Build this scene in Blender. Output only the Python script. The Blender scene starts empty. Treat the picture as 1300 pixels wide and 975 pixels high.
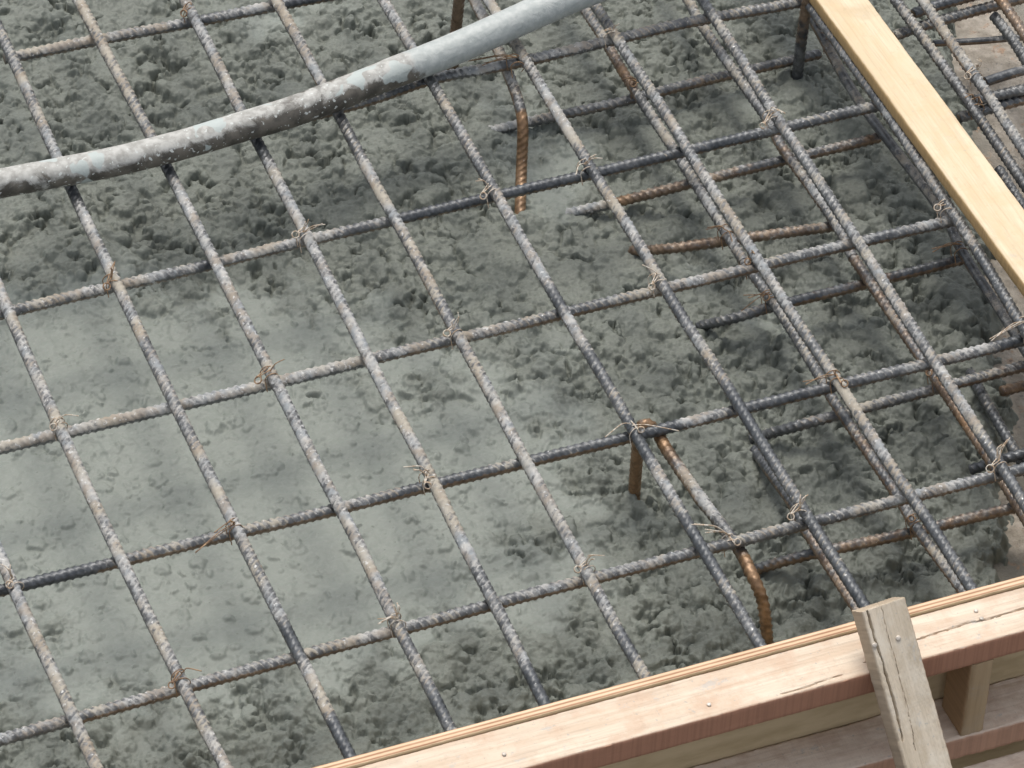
import bpy, math, random
import numpy as np
from mathutils import Vector, Matrix
R = math.radians
scn = bpy.context.scene
COL = scn.collection

# ------------------------------------------------------------------ camera, world, sun, exposure
YAW, PIT, ROL = R(23.50886), R(43.74639), R(2.95993)
F_PX, W_PX, H_PX, H_CAM = 5913.97, 1300.0, 975.0, 3.75
fwd = Vector((math.sin(YAW)*math.cos(PIT), math.cos(YAW)*math.cos(PIT), -math.sin(PIT)))
r0 = Vector((math.cos(YAW), -math.sin(YAW), 0)); u0 = r0.cross(fwd)
RT = math.cos(ROL)*r0 + math.sin(ROL)*u0
UP = -math.sin(ROL)*r0 + math.cos(ROL)*u0
# camera stands so that the middle of the mat is at the origin
CAM = Vector((0, 0, H_CAM)) - Vector((fwd.x, fwd.y, 0))*(H_CAM/(-fwd.z))
cd = bpy.data.cameras.new('camera'); cam = bpy.data.objects.new('camera', cd); COL.objects.link(cam)
m = Matrix((RT, UP, -fwd)).transposed().to_4x4(); m.translation = CAM
cam.matrix_world = m
cd.sensor_fit = 'HORIZONTAL'; cd.sensor_width = 36; cd.lens = 36*F_PX/W_PX
cd.clip_start = 0.05; cd.clip_end = 500
scn.camera = cam

SUN_EL, SUN_AZ = 70, 8          # azimuth measured from +Y towards +X
w = bpy.data.worlds.new('World'); scn.world = w; w.use_nodes = True
nt = w.node_tree; sky = nt.nodes.new('ShaderNodeTexSky'); sky.sky_type = 'NISHITA'
sky.sun_disc = False; sky.sun_elevation = R(SUN_EL); sky.sun_rotation = R(SUN_AZ)
sky.air_density = 1.0; sky.dust_density = 4.0; sky.ozone_density = 1.0
hs = nt.nodes.new('ShaderNodeHueSaturation'); hs.inputs['Saturation'].default_value = .38      # cloud-veiled sky
nt.links.new(sky.outputs[0], hs.inputs['Color']); nt.links.new(hs.outputs[0], nt.nodes['Background'].inputs[0])
nt.nodes['Background'].inputs[1].default_value = 0.15
sd = bpy.data.lights.new('sun', 'SUN'); sd.energy = .9; sd.angle = R(22); sd.color = (1, .95, .87)
so = bpy.data.objects.new('sun', sd); COL.objects.link(so)
sdir = Vector((math.sin(R(SUN_AZ))*math.cos(R(SUN_EL)), math.cos(R(SUN_AZ))*math.cos(R(SUN_EL)), math.sin(R(SUN_EL))))
so.rotation_euler = sdir.to_track_quat('Z', 'Y').to_euler(); so.location = (0, 0, 6)
scn.view_settings.view_transform = 'Standard'; scn.view_settings.look = 'None'
scn.view_settings.exposure = 0.64; scn.view_settings.gamma = 1
scn.cycles.filter_width = 1.5

# ------------------------------------------------------------------ helpers
def at(px, py, z=0.0):
    d = fwd + RT*((px-W_PX/2)/F_PX) - UP*((py-H_PX/2)/F_PX)
    return CAM + d*((z-CAM.z)/d.z)
def tag(o, label=None, cat=None, group=None, kind=None):
    if label: o['label'] = label
    if cat: o['category'] = cat
    if group: o['group'] = group
    if kind: o['kind'] = kind
    return o
def mesh_np(name, verts, quads, mat=None, parent=None, smooth=True, attrs=None, tris=None):
    me = bpy.data.meshes.new(name)
    verts = np.asarray(verts, np.float32); quads = np.asarray(quads, np.int32).reshape(-1, 4)
    nq = len(quads); tris = np.zeros((0, 3), np.int32) if tris is None else np.asarray(tris, np.int32).reshape(-1, 3)
    ntr = len(tris)
    me.vertices.add(len(verts)); me.vertices.foreach_set('co', verts.ravel())
    me.loops.add(nq*4+ntr*3); me.loops.foreach_set('vertex_index', np.concatenate([quads.ravel(), tris.ravel()]))
    me.polygons.add(nq+ntr)
    ls = np.concatenate([np.arange(nq)*4, nq*4+np.arange(ntr)*3]).astype(np.int32)
    me.polygons.foreach_set('loop_start', ls)
    me.polygons.foreach_set('use_smooth', np.full(nq+ntr, smooth))
    me.update(calc_edges=True)
    if attrs:
        for k, v in attrs.items():
            a = me.attributes.new(k, 'FLOAT', 'POINT'); a.data.foreach_set('value', np.asarray(v, np.float32))
    if mat: me.materials.append(mat)
    o = bpy.data.objects.new(name, me); COL.objects.link(o)
    if parent: o.parent = parent
    return o
def empty(name, loc=(0, 0, 0)):
    o = bpy.data.objects.new(name, None); o.location = loc; o.empty_display_size = .05
    COL.objects.link(o); bpy.context.view_layer.update(); return o
def put_parent(o, p):
    o.parent = p; o.matrix_parent_inverse = Matrix.Translation(-p.location)

def resample(P, ds):
    P = np.array([list(p) for p in P], float)
    if len(P) > 2:        # Catmull-Rom
        Q = np.vstack([2*P[0]-P[1], P, 2*P[-1]-P[-2]]); out = []
        for i in range(1, len(Q)-2):
            a, b, c, d = Q[i-1], Q[i], Q[i+1], Q[i+2]
            n = max(2, int(np.linalg.norm(c-b)/ds*2)+1)
            t = np.linspace(0, 1, n, endpoint=False)[:, None]
            out.append(.5*((2*b)+(-a+c)*t+(2*a-5*b+4*c-d)*t*t+(-a+3*b-3*c+d)*t**3))
        out.append(P[-1:]); P = np.vstack(out)
    s = np.concatenate([[0], np.cumsum(np.linalg.norm(np.diff(P, axis=0), axis=1))])
    n = max(2, int(round(s[-1]/ds))+1); t = np.linspace(0, s[-1], n)
    return np.stack([np.interp(t, s, P[:, k]) for k in range(3)], 1), t
def frames(P):
    T = np.gradient(P, axis=0); T /= np.linalg.norm(T, axis=1)[:, None]
    up = np.array([0, 0, 1.]) if abs(T[0, 2]) < .8 else np.array([1., 0, 0])
    N = np.zeros_like(P); n = np.cross(up, T[0]); n /= np.linalg.norm(n)
    for i in range(len(P)):
        n = n - T[i]*np.dot(n, T[i]); n /= np.linalg.norm(n); N[i] = n
    return T, N, np.cross(T, N)
def tube_arrays(P, rad, seg, caps=True):
    T, N, B = frames(P); n = len(P)
    th = np.linspace(0, 2*math.pi, seg, endpoint=False)
    rad = np.broadcast_to(rad, (n, seg)) if np.ndim(rad) != 1 else np.repeat(np.asarray(rad)[:, None], seg, 1)
    V = P[:, None, :] + rad[..., None]*(np.cos(th)[None, :, None]*N[:, None, :]+np.sin(th)[None, :, None]*B[:, None, :])
    V = V.reshape(-1, 3)
    i = np.arange(n-1)[:, None]*seg; j = np.arange(seg)[None, :]; k = (j+1) % seg
    Q = np.stack([i+j, i+k, i+seg+k, i+seg+j], -1).reshape(-1, 4)
    tr = []
    if caps:
        V = np.vstack([V, P[:1], P[-1:]]); c0, c1 = len(V)-2, len(V)-1
        for j in range(seg):
            tr.append((c0, (j+1) % seg, j)); tr.append((c1, (n-1)*seg+j, (n-1)*seg+(j+1) % seg))
    return V, Q, np.array(tr, np.int32).reshape(-1, 3)

def vnoise(shape, cell, rng, ox=0):
    """smooth value noise on a grid of (ny,nx), cell size in samples"""
    ny, nx = shape; gy, gx = int(ny/cell)+3, int(nx/cell)+3
    g = rng.random((gy, gx)).astype(np.float32)*2-1
    y = np.arange(ny)/cell; x = np.arange(nx)/cell
    yi = y.astype(int); xi = x.astype(int); fy = (y-yi); fx = (x-xi)
    fy = (fy*fy*fy*(fy*(fy*6-15)+10))[:, None].astype(np.float32); fx = (fx*fx*fx*(fx*(fx*6-15)+10))[None, :].astype(np.float32)
    a = g[yi][:, xi]; b = g[yi][:, xi+1]; c = g[yi+1][:, xi]; d = g[yi+1][:, xi+1]
    return (a*(1-fx)+b*fx)*(1-fy)+(c*(1-fx)+d*fx)*fy
def fbm(shape, cell, rng, octv=4, gain=.5):
    o = np.zeros(shape, np.float32); a = 1.
    for _ in range(octv):
        o += a*vnoise(shape, max(cell, 1.01), rng); a *= gain; cell /= 2.03
    return o
def n1(x, cell, seed):
    rg = np.random.default_rng(seed); g = rg.random(4000)*2-1
    t = np.asarray(x)/cell + 500; i = np.floor(t).astype(int); f = t-i; f = f*f*(3-2*f)
    return g[i % 4000]*(1-f)+g[(i+1) % 4000]*f

# ------------------------------------------------------------------ materials
class NB:
    def __init__(s, name):
        s.m = bpy.data.materials.new(name); s.m.use_nodes = True; s.t = s.m.node_tree
        s.p = s.t.nodes['Principled BSDF']; s.L = s.t.links
    def n(s, typ, **kw):
        nd = s.t.nodes.new(typ)
        for k, v in kw.items(): setattr(nd, k, v)
        return nd
    def link(s, a, b): s.L.new(a, b)
    def set(s, inp, v):
        if isinstance(v, bpy.types.NodeSocket): s.L.new(v, inp)
        elif isinstance(v, (tuple, list)) and len(v) == 3 and inp.type == 'RGBA': inp.default_value = (*v, 1)
        else: inp.default_value = v
    def math(s, op, a, b=0., c=None, clamp=False):
        nd = s.n('ShaderNodeMath', operation=op, use_clamp=clamp); s.set(nd.inputs[0], a); s.set(nd.inputs[1], b)
        if c is not None: s.set(nd.inputs[2], c)
        return nd.outputs[0]
    def ramp(s, v, lo, hi, a=0., b=1.):
        nd = s.n('ShaderNodeMapRange', interpolation_type='SMOOTHSTEP'); s.set(nd.inputs[0], v)
        nd.inputs[1].default_value = lo; nd.inputs[2].default_value = hi; nd.inputs[3].default_value = a; nd.inputs[4].default_value = b
        return nd.outputs[0]
    def mix(s, f, a, b):
        nd = s.n('ShaderNodeMix', data_type='RGBA'); s.set(nd.inputs[0], f); s.set(nd.inputs[6], a); s.set(nd.inputs[7], b); return nd.outputs[2]
    def coord(s, kind='Object', scale=(1, 1, 1), rnd=0.):
        tc = s.n('ShaderNodeTexCoord'); mp = s.n('ShaderNodeMapping'); mp.inputs['Scale'].default_value = scale
        s.link(tc.outputs[kind], mp.inputs[0])
        if rnd:
            oi = s.n('ShaderNodeObjectInfo'); cx = s.n('ShaderNodeCombineXYZ')
            for i in range(3): s.link(s.math('MULTIPLY', oi.outputs['Random'], rnd*(1+.37*i)), cx.inputs[i])
            s.link(cx.outputs[0], mp.inputs[1])
        return mp.outputs[0]
    def noise(s, vec, scale, detail=4, rough=.55, dist=0.):
        nd = s.n('ShaderNodeTexNoise'); s.link(vec, nd.inputs['Vector']); nd.inputs['Scale'].default_value = scale
        nd.inputs['Detail'].default_value = detail; nd.inputs['Roughness'].default_value = rough; nd.inputs['Distortion'].default_value = dist
        return nd.outputs[0]
    def attr(s, name):
        nd = s.n('ShaderNodeAttribute', attribute_name=name); return nd.outputs['Fac']
    def bump(s, h, dist, strength=1., prev=None):
        nd = s.n('ShaderNodeBump'); s.link(h, nd.inputs['Height']); nd.inputs['Distance'].default_value = dist
        nd.inputs['Strength'].default_value = strength
        if prev is not None: s.link(prev, nd.inputs['Normal'])
        return nd.outputs[0]
    def out(s, col, rough=.5, metal=0., normal=None, spec=None):
        s.set(s.p.inputs['Base Color'], col); s.set(s.p.inputs['Roughness'], rough); s.set(s.p.inputs['Metallic'], metal)
        if normal is not None: s.link(normal, s.p.inputs['Normal'])
        if spec is not None: s.p.inputs['Specular IOR Level'].default_value = spec
        return s.m

def mat_rebar():
    b = NB('rebar'); v = b.coord('Object', rnd=40)
    cem, rus = b.attr('cement'), b.attr('rust')
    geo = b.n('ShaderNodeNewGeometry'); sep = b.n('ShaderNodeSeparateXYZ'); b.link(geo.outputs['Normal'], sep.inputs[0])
    under = b.ramp(sep.outputs[2], .42, -.20)          # paints shade on undersides by thinning cement; also where splashes missed and rust set
    n_big = b.noise(v, 28, 3); n_mid = b.noise(v, 95, 5, .65); n_fine = b.noise(v, 420, 4, .6)
    steel = b.mix(b.ramp(n_mid, .35, .65), (.038, .042, .046), (.088, .094, .099))
    steel = b.mix(b.ramp(cem, .08, .65), steel, b.mix(b.ramp(n_mid, .35, .65), (.100, .102, .102), (.185, .188, .186)))
    film = b.mix(b.ramp(b.noise(v, 60, 4), .35, .65), (.22, .235, .24), (.38, .37, .345))
    film = b.mix(b.ramp(b.noise(v, 14, 2), .45, .62), film, (.32, .29, .235))
    film = b.mix(b.math('MULTIPLY', b.ramp(b.noise(v, 33, 4), .46, .62), .65), film, (.23, .185, .135))
    a = b.math('MULTIPLY_ADD', n_mid, 1.15, b.math('MULTIPLY', n_big, .45))
    a = b.math('ADD', a, b.math('MULTIPLY', n_fine, .35))            # mean about .78
    a = b.math('ADD', a, b.math('MULTIPLY_ADD', cem, .68, -.40))
    a = b.math('SUBTRACT', a, b.math('MULTIPLY', under, .42))  # underside shade put into the cement mask
    a = b.math('ADD', a, b.math('MULTIPLY_ADD', b.attr('rib'), .22, -.09))  # ribs coloured paler, as if catching light; grooves darker
    mask = b.ramp(a, .80, 1.10)
    col = b.mix(mask, steel, film)
    # rust
    rr = b.math('ADD', b.math('MULTIPLY', b.noise(v, 75, 5, .6), .9), b.math('MULTIPLY_ADD', rus, .75, -.75))
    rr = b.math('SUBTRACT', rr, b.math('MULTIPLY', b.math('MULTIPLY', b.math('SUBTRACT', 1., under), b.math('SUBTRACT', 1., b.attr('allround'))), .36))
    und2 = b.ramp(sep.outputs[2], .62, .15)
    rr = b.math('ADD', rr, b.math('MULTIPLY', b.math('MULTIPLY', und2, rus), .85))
    rm = b.ramp(rr, .12, .42)
    rcol = b.mix(b.ramp(n_mid, .3, .7), (.14, .08, .038), (.31, .195, .10))
    rcol = b.mix(b.math('MULTIPLY', b.ramp(rus, .93, 1.), .75), rcol, b.mix(b.ramp(n_mid, .3, .7), (.14, .078, .034), (.30, .175, .085)))
    col = b.mix(b.math('MULTIPLY', rm, b.ramp(rus, .93, 1., .58, .86)), col, rcol)
    # thick pale spatter
    sp = b.ramp(b.math('ADD', b.noise(v, 210, 2, .5), b.math('MULTIPLY_ADD', cem, .12, -.06)), .675, .72)
    col = b.mix(b.math('MULTIPLY', sp, .6), col, (.56, .56, .54))
    rough = b.mix(mask, (.34,)*3, (.7,)*3)
    nrm = b.bump(n_fine, .0006, .8); nrm = b.bump(mask, .0005, .6, nrm)
    return b.out(col, b.math('ADD', rough, 0), b.math('MULTIPLY_ADD', mask, -.35, .35), nrm)

def mat_concrete():
    b = NB('fresh_concrete'); v = b.coord('Object')
    paste, hgt, wet = b.attr('paste'), b.attr('pebble'), b.attr('wet')
    n1_ = b.noise(v, 9, 4); n2 = b.noise(v, 75, 5, .6); n3 = b.noise(v, 300, 4, .6)
    rough_c = b.mix(b.ramp(n2, .3, .7), (.118, .129, .108), (.158, .170, .145))
    rough_c = b.mix(b.ramp(n1_, .4, .62, 0, .3), rough_c, (.146, .155, .130))
    paste_c = b.mix(b.ramp(n2, .32, .68), (.176, .194, .168), (.208, .225, .198))
    ve = b.noise(b.coord('Object', (1, 1.6, 1)), 38, 3, .55, 1.5)
    vein = b.math('SUBTRACT', 1., b.ramp(b.math('ABSOLUTE', b.math('SUBTRACT', ve, .5)), 0, .035))
    paste_c = b.mix(b.math('MULTIPLY', vein, .25), paste_c, (.265, .283, .252))
    col = b.mix(paste, rough_c, paste_c)
    col = b.mix(b.math('MULTIPLY', wet, .45), col, (.066, .073, .066))
    col = b.mix(b.math('MULTIPLY', b.ramp(b.noise(v, 130, 3), .66, .74), .5), col, (.07, .085, .06))
    inv = b.math('SUBTRACT', 1., b.math('MULTIPLY', paste, .85)); nrm = b.bump(b.math('MULTIPLY', n3, inv), .0012, .8); nrm = b.bump(b.math('MULTIPLY', n2, inv), .0014, .5, nrm)
    rg = b.math('MULTIPLY_ADD', b.ramp(n2, .3, .7), .18, .50)
    return b.out(col, rg, 0., nrm, .35)

def mat_old():
    b = NB('old_concrete'); v = b.coord('Object')
    n1_, n2, n3 = b.noise(v, 7, 4), b.noise(v, 45, 6, .65), b.noise(v, 260, 4, .65)
    col = b.mix(b.ramp(n2, .3, .7), (.18, .155, .12), (.33, .295, .245))
    col = b.mix(b.ramp(n1_, .48, .66), col, (.15, .14, .115))
    col = b.mix(b.math('MULTIPLY', b.ramp(b.noise(v, 60, 3), .58, .68), .7), col, (.28, .17, .10))
    col = b.mix(b.math('MULTIPLY', b.ramp(b.noise(v, 120, 2), .62, .70), .6), col, (.10, .10, .09))
    nrm = b.bump(n3, .002, .8); nrm = b.bump(n2, .005, .6, nrm)
    return b.out(col, .85, 0, nrm)

def mat_wood(name, light, dark, knot=.35, grain=1., stain=None, stain_amt=0., rough=.75, end=None, splat=.55):
    b = NB(name)
    v = b.coord('Object', (2.2, 26, 26), rnd=9); vf = b.coord('Object', (9, 230, 230), rnd=9); vo = b.coord('Object', rnd=9)
    g1 = b.noise(v, 1.6, 4, .55, .6); g2 = b.noise(vf, 1.3, 3, .6); n = b.noise(vo, 14, 4)
    col = b.mix(b.ramp(g1, .32, .68), light, dark)
    col = b.mix(b.math('MULTIPLY', b.ramp(g2, .45, .72), .35*grain), col, tuple(c*.55 for c in dark))
    col = b.mix(b.math('MULTIPLY', b.ramp(n, .55, .75), knot), col, tuple(c*.72 for c in dark))
    if stain:
        s1 = b.noise(vo, 30, 5, .65)
        col = b.mix(b.math('MULTIPLY', b.ramp(s1, .42, .68), stain_amt), col, stain)
        s2 = b.ramp(b.noise(vo, 110, 3, .6), .60, .68)
        col = b.mix(b.math('MULTIPLY', s2, stain_amt*.25), col, tuple(c*.5 for c in stain))
    sm = b.ramp(b.math('ADD', b.noise(b.coord('Object', (1, 1.5, 1.5), rnd=9), 26, 6, .68), b.math('MULTIPLY', g2, .06)), .635, .70)      # dried cement smears
    col = b.mix(b.math('MULTIPLY', sm, splat), col, (.40, .395, .37))
    col = b.mix(b.math('MULTIPLY', b.ramp(b.noise(vo, 190, 2), .69, .72), splat), col, (.33, .325, .30))
    col = b.mix(b.attr('saw'), col, b.mix(b.math('MULTIPLY', b.ramp(b.noise(b.coord('Object', (260, 12, 5), rnd=9), 1., 3), .4, .65), .35), end if end else dark, tuple(c*.6 for c in (end or dark))))
    saw = b.noise(b.coord('Object', (500, 8, 8), rnd=9), 1., 3, .6)
    nrm = b.bump(g2, .0008, .6); nrm = b.bump(saw, .0005, .4, nrm)
    return b.out(col, rough, 0, nrm, .3)

def mat_ply():
    b = NB('plywood'); tc = b.n('ShaderNodeTexCoord'); sp = b.n('ShaderNodeSeparateXYZ'); b.link(tc.outputs['Object'], sp.inputs[0])
    y = sp.outputs[1]
    lay = b.math('PINGPONG', b.math('ADD', y, .05), .0026)
    st = b.ramp(lay, .0006, .0017)
    v = b.coord('Object', (6, 60, 60)); g = b.noise(v, 2, 4)
    c1 = b.mix(b.ramp(g, .3, .7), (.66, .50, .34), (.56, .40, .25)); c2 = b.mix(b.ramp(g, .35, .65), (.42, .25, .15), (.30, .16, .09))
    col = b.mix(st, c2, c1)
    col = b.mix(b.attr('saw'), col, b.mix(b.ramp(b.noise(b.coord('Object', (3, 12, 12)), 4, 5), .35, .7), (.56, .44, .27), (.43, .33, .19)))
    return b.out(col, .8, 0, b.bump(b.noise(b.coord('Object', (30, 300, 300)), 1, 3), .001, .6), .3)

def mat_hose():
    b = NB('hose'); v = b.coord('Object')
    dirt = b.attr('dirt'); 
    geo = b.n('ShaderNodeNewGeometry'); sep = b.n('ShaderNodeSeparateXYZ'); b.link(geo.outputs['Normal'], sep.inputs[0])
    base = b.mix(b.ramp(b.noise(v, 120, 4), .35, .65), (.325, .35, .335), (.40, .42, .40))
    brown = b.mix(b.ramp(b.noise(v, 50, 5), .35, .65), (.058, .052, .042), (.135, .120, .098))
    film = b.mix(b.ramp(b.noise(v, 90, 4), .35, .65), (.27, .265, .24), (.42, .415, .385))
    sv = b.coord('Object', (1, 1, 1.0))
    a = b.math('ADD', b.noise(sv, 30, 9, .72, .6), b.math('MULTIPLY_ADD', b.attr('cement'), .6, -.3))
    m1 = b.ramp(a, .44, .60)
    d = b.mix(m1, brown, film)
    col = b.mix(b.ramp(b.math('ADD', dirt, b.math('MULTIPLY_ADD', b.noise(v, 40, 4), .8, -.4)), .38, .55), base, d)
    splat = b.ramp(b.math('ADD', b.noise(v, 170, 2, .5), b.math('MULTIPLY', dirt, .02)), .665, .69)
    col = b.mix(b.math('MULTIPLY', splat, dirt), col, (.52, .54, .51))
    blob = b.math('MULTIPLY', b.ramp(b.noise(v, 30, 2, .4, .4), .635, .65), dirt)
    col = b.mix(blob, col, (.38, .42, .40))
    nrm = b.bump(b.noise(v, 260, 4), .0008, .6); nrm = b.bump(m1, .0008, .5, nrm)
    return b.out(col, b.math('MULTIPLY_ADD', dirt, .10, .52), 0, nrm)

def mat_wire(name, c1, c2, met):
    b = NB(name); v = b.coord('Object', rnd=20)
    return b.out(b.mix(b.ramp(b.noise(v, 220, 3), .38, .62), c1, c2), .6, met, None)
def mat_plain(name, col, rough, metal=0, nz=0):
    b = NB(name); v = b.coord('Object', rnd=3)
    c = b.mix(b.ramp(b.noise(v, 40, 5), .35, .65), col, tuple(x*.7 for x in col))
    return b.out(c, rough, metal, b.bump(b.noise(v, 90, 4), .003, .5))

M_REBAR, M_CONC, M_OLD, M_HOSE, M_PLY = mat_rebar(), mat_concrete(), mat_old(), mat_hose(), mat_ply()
M_PINE = mat_wood('fresh_pine', (.63, .53, .375), (.56, .44, .285), .6, .8, (.56, .41, .24), .45, splat=.3, rough=.65, end=(.42, .28, .13))
M_BEAM = mat_wood('form_timber', (.64, .545, .43), (.54, .425, .315), .35, .9, (.46, .30, .20), .45, end=(.42, .215, .135))
M_DIRTY = mat_wood('dusty_timber', (.74, .63, .51), (.64, .52, .41), .35, .5, (.42, .29, .21), .5, end=(.46, .27, .18))
M_GREY = mat_wood('weathered_batten', (.57, .49, .38), (.46, .385, .285), .45, .8, (.62, .57, .48), .5, end=(.40, .32, .23))
M_POST = mat_wood('stub_timber', (.44, .32, .19), (.34, .235, .13), .4, .8, (.40, .33, .25), .3, end=(.34, .22, .12))
M_WIRE_P = mat_wire('pale_wire', (.56, .51, .43), (.36, .26, .17), .2)
M_WIRE_R = mat_wire('rusty_wire', (.30, .19, .10), (.17, .10, .055), .1)
M_NAIL = mat_plain('nail_steel', (.60, .54, .46), .5, .3)

# ------------------------------------------------------------------ levels (metres)
RB = 0.0065                 # bar radius
Z_C, Z_L = 0.0, 0.0140      # cross bars, long bars lying on them
Z_TW, Z_LC = -0.047, -0.062 # lower long bars, lower cross bars under them
Z_CONC = -0.112
FT = 0.032                  # top of the formwork

# form line (inner face of the plywood)
fA, fB = at(430, 965, FT), at(1300, 730, FT)
f_dir = (fB-fA); f_dir.z = 0; f_dir.normalize(); f_out = Vector((f_dir.y, -f_dir.x, 0))
def form_y(x): return fA.y + (x-fA.x)*f_dir.y/f_dir.x

# ------------------------------------------------------------------ the ground and the concrete
def ground():
    xs = np.array([-200, 200.]); v = [(-200, -200, -.62), (200, -200, -.62), (200, 200, -.62), (-200, 200, -.62)]
    o = mesh_np('ground', v, [[0, 1, 2, 3]], mat_plain('bare_soil', (.085, .07, .055), .95), smooth=False)
    tag(o, 'dark bare soil under the formwork', 'ground', kind='structure')
ground()

x0, x1 = at(0, 500).x-.28, at(1300, 500).x+.45
yl = form_y(x0); 
X0, X1 = min(at(0, 975, Z_CONC).x, at(0, 0, Z_CONC).x)-.22, max(at(1300, 0, Z_CONC).x, at(1300, 975, Z_CONC).x)+.15
Y0, Y1 = .0008, max(at(0, 0, Z_CONC).y, at(1300, 0, Z_CONC).y)+.25    # v is distance behind the form face
Y1 = (at(0, 0, Z_CONC).y - form_y(at(0, 0, Z_CONC).x))+.30
def boundary_x(Y):       # where the fresh concrete ends on the right
    pts = [at(1262, 745, Z_CONC), at(1262, 650, Z_CONC), at(1268, 560, Z_CONC), at(1252, 470, Z_CONC), at(1255, 400, Z_CONC), at(1235, 300, Z_CONC), at(1232, 200, Z_CONC), at(1205, 80, Z_CONC), at(1195, 0, Z_CONC)]
    ys = np.array([p.y for p in pts]); xs_ = np.array([p.x for p in pts])
    i = np.argsort(ys); return np.interp(Y, ys[i], xs_[i])

def fresh_concrete():
    rng = np.random.default_rng(11)
    step = .0014
    nx, ny = int((X1-X0)/step), int((Y1-Y0)/step)
    xs = X0+np.arange(nx)*step; vs = Y0+np.arange(ny)*step
    Xg = np.broadcast_to(xs[None, :], (ny, nx)); Yg = vs[:, None] + (fA.y + (xs-fA.x)*f_dir.y/f_dir.x)[None, :]
    sh = (ny, nx)
    # pixel position of every sample (only used to place the wet pool where it lies)
    P = np.stack([Xg-CAM.x, Yg-CAM.y, np.full(sh, Z_CONC-CAM.z)], -1)
    dz = P@np.array(fwd); U = W_PX/2+F_PX*(P@np.array(RT))/dz; Vv = H_PX/2-F_PX*(P@np.array(UP))/dz
    big = fbm(sh, .20/step, rng, 3)
    # pool of cement paste: blobs (u, v, radius u, radius v, weight)
    pool = np.zeros(sh, np.float32)
    for (u, v, a, b_, w_) in ((110, 480, 170, 110, .95), (60, 650, 210, 130, 1.), (280, 580, 250, 130, 1.), (230, 740, 250, 140, .95), (440, 700, 210, 130, 1.), (330, 460, 160, 100, .7), (250, 870, 160, 60, .3),
                              (570, 590, 170, 130, .8), (640, 740, 120, 70, .7), (60, 850, 150, 80, .6), (420, 440, 120, 90, .55), (520, 470, 120, 80, .45), (700, 560, 90, 90, .35),
                              (560, 130, 90, 60, .2), (700, 230, 80, 60, .5), (900, 350, 60, 50, .4), (1010, 410, 110, 60, .35), (660, 170, 60, 60, .5), (980, 120, 60, 60, .35), (330, 20, 90, 40, .35)):
        d = ((U-u)/a)**2+((Vv-v)/b_)**2; pool = np.maximum(pool, w_*np.exp(-d*.75))
    pool = np.clip(pool*1.28 + .27*fbm(sh, .038/step, rng, 4)*np.clip(pool*3,0,1) + .10*fbm(sh, .09/step, rng, 2), 0, 1)
    rgt = np.clip((U-830)/250, 0, 1)*np.clip((Vv-250)/150+.4, 0, 1)     # looser, wetter clods under the double mat
    # stones and clods
    H = np.full(sh, -.03, np.float32)
    def stamps(n, rmin, rmax, hfac, lo, hi, sq=1.0, where=None, pw=2.0):
        cx = rng.random(n)*nx; cy = rng.random(n)*ny
        rr = (rmin+(rmax-rmin)*rng.random(n)**pw)/step; el = .55+.45*rng.random(n); an = rng.random(n)*math.pi
        zz = lo+(hi-lo)*rng.random(n); tx = (rng.random(n)-.5)*.7; ty = (rng.random(n)-.5)*.7
        ex = .8+1.6*rng.random(n)
        for i in range(n):
            r = rr[i]; a0, a1 = max(0, int(cy[i]-r)), min(ny, int(cy[i]+r)+2); b0, b1 = max(0, int(cx[i]-r)), min(nx, int(cx[i]+r)+2)
            if a1-a0 < 2 or b1-b0 < 2: continue
            if where is not None and rng.random() > where[min(ny-1, int(cy[i])), min(nx-1, int(cx[i]))]: continue
            yy = (np.arange(a0, a1)-cy[i])[:, None]/r; xx = (np.arange(b0, b1)-cx[i])[None, :]/r
            c, s = math.cos(an[i]), math.sin(an[i]); p = xx*c+yy*s; q = (-xx*s+yy*c)/el[i]
            d = np.abs(p)**(2*ex[i]/1.3)+np.abs(q)**(2*ex[i]/1.3)
            h = np.where(d < 1, zz[i]+r*step*hfac*(np.sqrt(np.clip(1-d, 0, 1))+ (p*tx[i]+q*ty[i])), -1)
            H[a0:a1, b0:b1] = np.maximum(H[a0:a1, b0:b1], h)
    area = (X1-X0)*(Y1-Y0)
    stamps(int(area*900), .016, .034, .42, -.013, .001)
    stamps(int(area*5200), .007, .018, .62, -.012, .006)
    stamps(int(area*15000), .0035, .0085, .85, -.009, .0065)
    def warp(A, amp, cell):
        wy = fbm(sh, cell/step, rng, 3)*amp/step; wx = fbm(sh, cell/step, rng, 3)*amp/step
        iy = np.clip(np.arange(ny)[:, None]+wy, 0, ny-2); ix = np.clip(np.arange(nx)[None, :]+wx, 0, nx-2)
        y_i = iy.astype(int); x_i = ix.astype(int); fy = iy-y_i; fx = ix-x_i
        return (A[y_i, x_i]*(1-fx)+A[y_i, x_i+1]*fx)*(1-fy)+(A[y_i+1, x_i]*(1-fx)+A[y_i+1, x_i+1]*fx)*fy
    Hr = warp(H, .0030, .010)
    # half drowned pebbles for the pool
    H[:] = 0
    stamps(int(area*1700), .004, .0125, .36, -.0022, .0004)
    stamps(int(area*1300), .003, .006, .50, -.0010, .0006)
    Hp = warp(np.maximum(H, 0), .0030, .0075); 
    H[:] = 0
    patchy = np.clip(.55+.75*fbm(sh, .07/step, rng, 3), .08, 1)
    stamps(int(area*3400), .006, .021, .50, -.0015, .003, where=patchy)
    stamps(int(area*5200), .0035, .009, .62, -.001, .003, where=patchy)
    Hc = warp(np.maximum(H, 0), .0032, .009)
    low = (.0055*fbm(sh, .11/step, rng, 3) + .0015*big)*(1-.88*np.clip(pool, 0, 1))
    Hn = Hr*(.84+.20*rgt) + .0035*fbm(sh, .035/step, rng, 3) + .0013*fbm(sh, .0060/step, rng, 3) + low
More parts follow.
